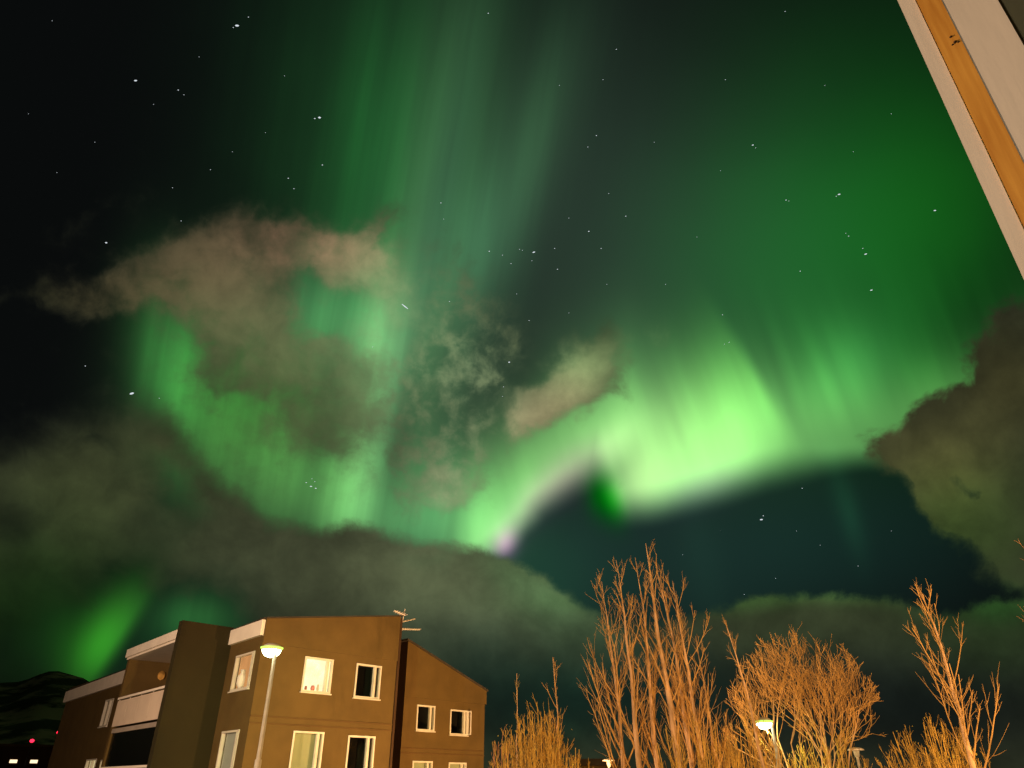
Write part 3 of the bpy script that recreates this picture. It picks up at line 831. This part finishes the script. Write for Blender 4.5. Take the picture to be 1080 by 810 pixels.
FX = frame_of((4.9, 59.8, 0), Vector((0.99, -0.12, 0)), Vector((-0.12, -0.99, 0)))
m = MB(); m.box(FX, 0.3, 3.6, 0, 4.3, -7, 0); m.build('wall', 'wall', lh2)
m = MB(); m.box(FX, 0, 3.9, 4.305, 4.75, -7.3, 0.4); m.build('roof', 'roof', lh2)

# ------------------------------------------------------------------ bare trees
def grow(rng, p, d, L, n, wander, up):
    pts = [Vector(p)]; d = Vector(d).normalized()
    for k in range(n):
        d = (d + Vector((rng.gauss(0, wander), rng.gauss(0, wander), rng.gauss(0, wander) + up))).normalized()
        pts.append(pts[-1] + d * (L / n))
    return pts


def taper(n, r0, r1): return [r0 + (r1 - r0) * (k / (n - 1)) for k in range(n)]


def pick(pts, t):
    x = t * (len(pts) - 1); i = min(int(x), len(pts) - 2)
    return pts[i].lerp(pts[i + 1], x - i), (pts[i + 1] - pts[i]).normalized()


def side_dir(rng, d, ang):
    a = d.cross(Vector((rng.gauss(0, 1), rng.gauss(0, 1), rng.gauss(0, 1))))
    a = a.normalized() if a.length > 1e-4 else Vector((1, 0, 0))
    return (d * math.cos(ang) + a * math.sin(ang)).normalized()


def add_twigs(cr, rng, pts, r, nsub, L, ang=0.75, up=0.10, depth=1):
    for k in range(nsub):
        t = rng.uniform(0.15, 0.98); p, d = pick(pts, t)
        l = L * rng.uniform(0.5, 1.15) * (1.1 - 0.5 * t)
        q = grow(rng, p, side_dir(rng, d, rng.uniform(ang * 0.6, ang * 1.25)), l, 4, 0.07, up)
        cr.tube(q, taper(5, r * 0.88, r * 0.36), 3, False)
        if depth > 0: add_twigs(cr, rng, q, r * 0.72, rng.randint(1, 3), l * 0.5, ang, up, depth - 1)


def upright_tree(seed, base, top, r0, nb, spread, label, group=None, t0=0.30, tw='twig', bk='bark', twn=3, twr=0.84, name='bare_tree', kink=0.03, fork=None):
    rng = random.Random(seed); base = Vector(base); top = Vector(top); H = (top - base).length
    t = thing(name, base, label, 'tree', group)
    n = 16; pts = []
    ox = oy = 0.0
    for k in range(n + 1):
        f = k / n
        if k: ox += rng.gauss(0, kink); oy += rng.gauss(0, kink)
        w = f * (1 - f) * 4
        pts.append(base.lerp(top, f) + Vector((ox * w, oy * w, 0)))
    rad = [max(0.011, r0 * (1 - (k / n)) ** 0.85) for k in range(n + 1)]
    tr = MB(); tr.tube(pts, rad, 8); tr.build('trunk', bk, t, True)
    cr = MB()
    nb = max(5, int(nb * 0.82))
    for k in range(nb):
        f = t0 + (0.97 - t0) * (k + rng.random()) / nb
        p, d = pick(pts, f)
        L = min(spread * (0.45 + 2.2 * (1 - f)), (1 - f) * H * 0.85 + 0.30) * rng.uniform(0.55, 1.15)
        an = rng.uniform(0.30, 0.75)
        q = grow(rng, p, side_dir(rng, Vector((0, 0, 1)), an), L, 6, 0.06, 0.12)
        rb = max(0.011, rad[int(f * n)] * rng.uniform(0.28, 0.5)); 
        cr.tube(q, taper(7, min(rb, 0.045) * twr, 0.008 * twr), 4, False)
        add_twigs(cr, rng, q, 0.0100 * twr, max(2, int(twn * (0.5 + L))), 0.32 + 0.30 * L, 0.55, 0.08, 1)
    add_twigs(cr, rng, pts[6:], 0.0095 * twr, 16, 0.45, 0.6, 0.08, 1)
    cr.build('crown', tw, t)
    return t


CL = 'bare upright trees of the tall clump'
upright_tree(11, (3.55, 23.6, 0), (3.05, 24.1, 9.15), 0.105, 30, 1.5, 'bare upright tree on the outer edge of the clump, towards the apartment building', CL)
upright_tree(12, (3.98, 23.3, 0), (3.52, 23.6, 9.75), 0.12, 26, 1.2, 'bare tree with a slim straight top, second from the building in the clump', CL)
upright_tree(13, (4.55, 24.4, 0), (4.25, 24.0, 9.95), 0.11, 26, 1.2, 'bare tree in the middle of the clump, just lower than the tallest', CL)
upright_tree(14, (5.15, 23.2, 0), (4.56, 23.5, 10.3), 0.15, 26, 1.1, 'tallest bare tree of the clump with a thick pale trunk', CL)
upright_tree(15, (5.55, 24.3, 0), (5.00, 24.4, 9.95), 0.11, 26, 1.3, 'bare tree close behind the tallest trunk of the clump', CL)
upright_tree(16, (6.00, 23.6, 0), (5.40, 23.8, 9.1), 0.12, 30, 1.4, 'bare branching tree of the clump on the side of the round bushy tree', CL)
upright_tree(17, (6.40, 24.2, 0), (6.05, 24.2, 7.4), 0.065, 18, 1.0, 'lowest thin bare tree at the end of the clump beside the leaning slim tree', CL)
upright_tree(21, (6.80, 20.3, 0), (6.02, 20.6, 7.2), 0.085, 26, 0.5, 'slim leaning bare tree with short reddish twigs between clump and lit lamp', None, 0.35, 'twig', twr=0.8)
upright_tree(22, (9.62, 17.0, 0), (9.95, 17.4, 7.32), 0.105, 24, 1.25, 'lone bare tree with a crooked low branch by the frame edge house wall', None, 0.42, 'twig', twn=3, twr=0.72)
upright_tree(23, (12.3, 15.2, 0), (12.0, 15.6, 7.9), 0.10, 30, 1.5, 'bare tree half cut off by the picture edge', None, 0.4, 'twig_red', twr=0.7)
upright_tree(24, (0.18, 25.0, 0), (0.16, 25.0, 6.35), 0.045, 6, 0.35, 'thin single stem sapling beside the brown building', 'slim saplings in the yellow shrub', 0.6, 'twig_olive', twn=2)
upright_tree(25, (1.35, 24.2, 0), (1.33, 24.3, 6.75), 0.06, 9, 0.8, 'taller slim sapling rising out of the yellow shrub', 'slim saplings in the yellow shrub', 0.6, 'twig', twn=2)


def bushy(seed, base, n, H, W, r, label, tw, name='shrub', cat='shrub', twn=8, fan=0.5, low=0.25, group=None, tl=0.6, leaves=0, stem=None):
    rng = random.Random(seed); base = Vector(base)
    t = thing(name, base, label, cat, group)
    st = MB(); cr = MB(); lf = MB()
    for k in range(n):
        a = 2 * math.pi * (k + rng.random()) / n; rr = math.sqrt(rng.random())
        tip = base + Vector((math.cos(a) * W * rr, math.sin(a) * W * rr, H * (1 - 0.33 * rr * rr) * rng.uniform(0.86, 1.03)))
        foot = base + Vector((math.cos(a), math.sin(a), 0)) * rr * W * fan
        pts = []
        for q in range(9):
            f = q / 8
            p = foot.lerp(tip, f); bow = math.sin(f * math.pi) * 0.10 * W
            pts.append(p - Vector((math.cos(a), math.sin(a), 0)) * bow * rr + Vector((rng.gauss(0, .03), rng.gauss(0, .03), 0)) * (1 if 0 < q < 8 else 0))
        st.tube(pts, taper(9, r * rng.uniform(.7, 1.2), 0.009), 5, False)
        add_twigs(cr, rng, pts[int(8 * low):], 0.0100, twn, tl, 0.62, 0.12, 2 if name == 'bushy_tree' else 1)
        for q in range(leaves):
            p, d = pick(pts, rng.uniform(0.5, 1.0)); p = p + Vector((rng.gauss(0, .25), rng.gauss(0, .25), rng.gauss(0, .2)))
            u = Vector((rng.gauss(0, 1), rng.gauss(0, 1), rng.gauss(0, 1))).normalized() * 0.035; v = u.cross(Vector((rng.gauss(0, 1), rng.gauss(0, 1), rng.gauss(0, 1)))).normalized() * 0.022
            lf.quad(p - u, p + v, p + u, p - v)
    st.build('trunk' if cat == 'tree' else 'stems', stem or tw, t)
    cr.build('crown', tw, t)
    if leaves: lf.build('leaves', 'leaf', t)
    return t
def round_tree(seed, base, stems, z0, H, W, r0, label, tw, bk):
    """short stems that fork again and again into a dome of fine curved twigs"""
    rng = random.Random(seed); base = Vector(base)
    t = thing('bushy_tree', base, label, 'tree')
    st = MB(); cr = MB(); ctr = base + Vector((0, 0, z0 + (H - z0) * 0.42))
    def inside(p):
        q = p - ctr
        return (q.x * q.x + q.y * q.y) / (W * W) + (q.z / (H - ctr.z)) ** 2
    def limb(p, d, L, r, lev):
        n = 5 if lev < 3 else 4
        q = grow(rng, p, d, L, n, 0.09 if lev < 3 else 0.12, 0.055 if lev < 3 else 0.09)
        (st if lev < 2 else cr).tube(q, taper(n + 1, r, max(r * 0.6, 0.0058)), 5 if lev < 2 else 3, False)
        if lev >= 5: return
        k = (3, 4, 3, 3, 2)[lev]
        for j in range(k):
            tt = rng.uniform(0.35, 1.0) if j else 1.0
            c, dd = pick(q, tt * 0.999)
            nd = side_dir(rng, dd, rng.uniform(0.28, 0.68))
            LL = L * rng.uniform(0.55, 0.80)
            e = c + nd * LL
            if inside(e) > 1.15 and lev > 0: LL *= 0.4
            limb(c, nd, LL, max(r * 0.60, 0.0068), lev + 1)
    for k in range(stems):
        a = 2 * math.pi * (k + rng.random() * .7) / stems; rr = rng.uniform(0.25, 1)
        foot = base + Vector((math.cos(a), math.sin(a), 0)) * W * 0.30 * rr
        mid = foot + Vector((math.cos(a) * W * 0.10 * rr, math.sin(a) * W * 0.10 * rr, z0))
        q = [foot, foot.lerp(mid, .5) + Vector((rng.gauss(0, .04), rng.gauss(0, .04), 0)), mid]
        st.tube(q, [r0, r0 * .9, r0 * .8], 6, False)
        limb(mid, Vector((math.cos(a) * 0.55 * rr, math.sin(a) * 0.55 * rr, 1)), (H - z0) * rng.uniform(0.36, 0.46), r0 * 0.75, 0)
    st.build('trunk', bk, t, True); cr.build('crown', tw, t)
    return t
round_tree(31, (10.9, 28.9, 0), 9, 1.9, 8.3, 2.8, 0.05, 'round bushy bare tree spreading behind the lit street lamp', 'twig', 'bark')
bushy(32, (0.75, 23.6, 0), 90, 5.25, 1.5, 0.015, 'dense yellow willow shrub beside the brown building wing', 'twig_yellow', twn=14, fan=0.8, low=0.4, leaves=3)
bushy(33, (1.9, 23.2, 0), 22, 4.3, 0.6, 0.016, 'smaller yellow shrub at the foot of the taller sapling', 'twig_yellow', twn=8, fan=0.8, low=0.4)
bushy(34, (-0.35, 26.2, 0), 20, 4.9, 0.55, 0.016, 'narrow dull shrub against the brown wing wall', 'twig_red', twn=7, fan=0.8, low=0.4)
bushy(35, (13.0, 24.6, 0), 60, 5.2, 1.7, 0.014, 'wide olive shrub behind the lantern post', 'twig_yellow', twn=12, fan=0.8, low=0.4, leaves=3)
bushy(36, (10.6, 19.3, 0), 44, 4.45, 0.9, 0.012, 'low yellow shrub at the foot of the lone bare tree', 'twig_yellow', twn=8, fan=0.8, low=0.4, leaves=6)
bushy(37, (5.3, 22.9, 0), 60, 4.9, 1.9, 0.013, 'thin undergrowth shrub around the trunks of the tall clump', 'twig_yellow', twn=9, fan=0.9, low=0.4)
bushy(38, (7.7, 25.8, 0), 55, 5.2, 1.4, 0.013, 'loose shrub between the slim leaning tree and the lit lamp', 'twig_yellow', twn=11, fan=0.8, low=0.4, leaves=2)

bushy(39, (10.9, 27.3, 0), 55, 5.0, 1.9, 0.013, 'low golden shrub at the feet of the round bushy tree', 'twig_yellow', twn=10, fan=0.8, low=0.4, leaves=2)

# ------------------------------------------------------------------ own house, top right: corner boards and a pine batten
hb = azv(42.5) * 2.0; hd_ = azv(132.5); hn = azv(222.5)
house = thing('house_wall', (hb.x, hb.y, 0), 'cream painted house wall corner with a raw pine batten, close by', 'house wall')
FHs = frame_of(hb, hd_, hn)
m = MB(); m.box(FHs, 0.0, 0.045, 0.0, 7.5, -0.10, 0.0); m.build('corner_board', 'house_white', house)
m = MB(); m.box(FHs, 0.048, 0.108, 0.0, 7.5, -0.08, 0.006)
wd = m.build('batten', 'wood', house)
m = MB(); m.box(FHs, 0.1082, 0.232, 0.0, 7.5, -0.10, 0.0045); m.build('panel', 'house_white', house)
m = MB(); m.box(FHs, 0.235, 2.2, 0.0, 7.5, -0.25, -0.03); m.build('cladding', 'clad', house)
kn = MB()
for (s_, z_, r_) in ((0.088, 5.285, 0.005), (0.092, 5.255, 0.006), (0.099, 5.248, 0.004), (0.083, 5.25, 0.004)):
    kn.ball(tuple(FHs(s_, z_, 0.0055)), r_, r_, r_ * 0.9, 8, 4)
kn.build('knots', 'wall_shade', wd)

# ------------------------------------------------------------------ stars
ST = [(250,27,1.5),(246,29,.5),(262,18,.5),(143,85,1.1),(188,95,.7),(194,100,.45),(337,124,1.7),(332,125,.8),(340,174,.7),(304,188,.7),(310,199,.5),(222,179,.4),(182,198,.4),(191,233,.5),(112,256,1.3),(515,14,.6),(465,214,.6),(468,231,.35),(650,52,.5),(636,84,.35),(629,143,.6),(620,155,.45),(642,204,.35),(660,228,.6),(621,244,.8),(516,265,.7),(530,269,.45),(539,278,.5),(548,263,.45),(551,264,.35),(563,266,1.),(561,275,.4),(585,262,.5),(588,284,.55),(634,262,.5),(474,318,.5),(558,338,.5),(537,382,1.1),(531,408,.45),(530,418,.4),(828,12,.5),(765,84,.4),(794,153,.7),(797,156,.4),(829,211,.7),(832,212,.4),(885,205,1.),(882,207,.5),(986,222,.9),(895,249,.6),(892,246,.4),(913,268,1.),(910,262,.5),(844,286,.6),(762,332,.5),(769,361,.5),(764,363,.35),(919,306,.9),(803,548,1.1),(805,544,.6),(846,515,.5),(905,597,.4),(818,610,.35),(785,627,.35),(139,415,1.7),(168,420,.4),(90,386,.6),(323,509,.6),(328,513,.8),(332,508,.5),(333,515,.65),(329,505,.4),(393,366,.4),(60,182,.3),(55,22,.3),(162,110,.3),(245,160,.3),(690,150,.3),(702,300,.35),(735,250,.3),(760,180,.3),(870,90,.3),(900,160,.3),(940,120,.35),(590,90,.3),(600,230,.35),(545,310,.35),(640,300,.3),(600,330,.3),(720,585,.3),(760,560,.3),(865,575,.3),(940,560,.3),(840,560,.3),(30,120,.3),(100,150,.3),(210,60,.3),(300,80,.3),(280,140,.3)]
sm = MB(); rs = random.Random(3); RS = 9000.0
def sky_dir(px, py):
    v = Vector(E1) * ((px - 540) / FPX) + Vector(E2) * ((405 - py) / FPX) + Vector(E3)
    return v.normalized(), v.length
for (x, y, s_) in ST:
    d, k = sky_dir(x, y); r = RS / FPX / k * (0.10 + 0.62 * s_)
    c = d * RS + Vector((0, 0, EYE)); tl = (Vector(E1) * 0.8 + Vector(E2) * rs.uniform(-.1, .25)).normalized()
    if s_ > .6 and rs.random() < .6: c2 = tl * r * 1.0
    else: c2 = tl * r * 0.3
    sm.tube([c - c2 - tl * r, c - c2, c + c2, c + c2 + tl * r], [r * .15, r * .8, r * .8, r * .15], 6)
d, k = sky_dir(427, 323); c = d * RS; tl = (Vector(E1) * .75 - Vector(E2) * .6).normalized(); r = RS / FPX / k
sm.tube([c - tl * r * 4, c, c + tl * r * 4], [r * .3, r * .6, r * .3], 5)
tag(sm.build('stars', 'star'), 'white stars scattered across the night sky', 'stars', None, 'stuff')
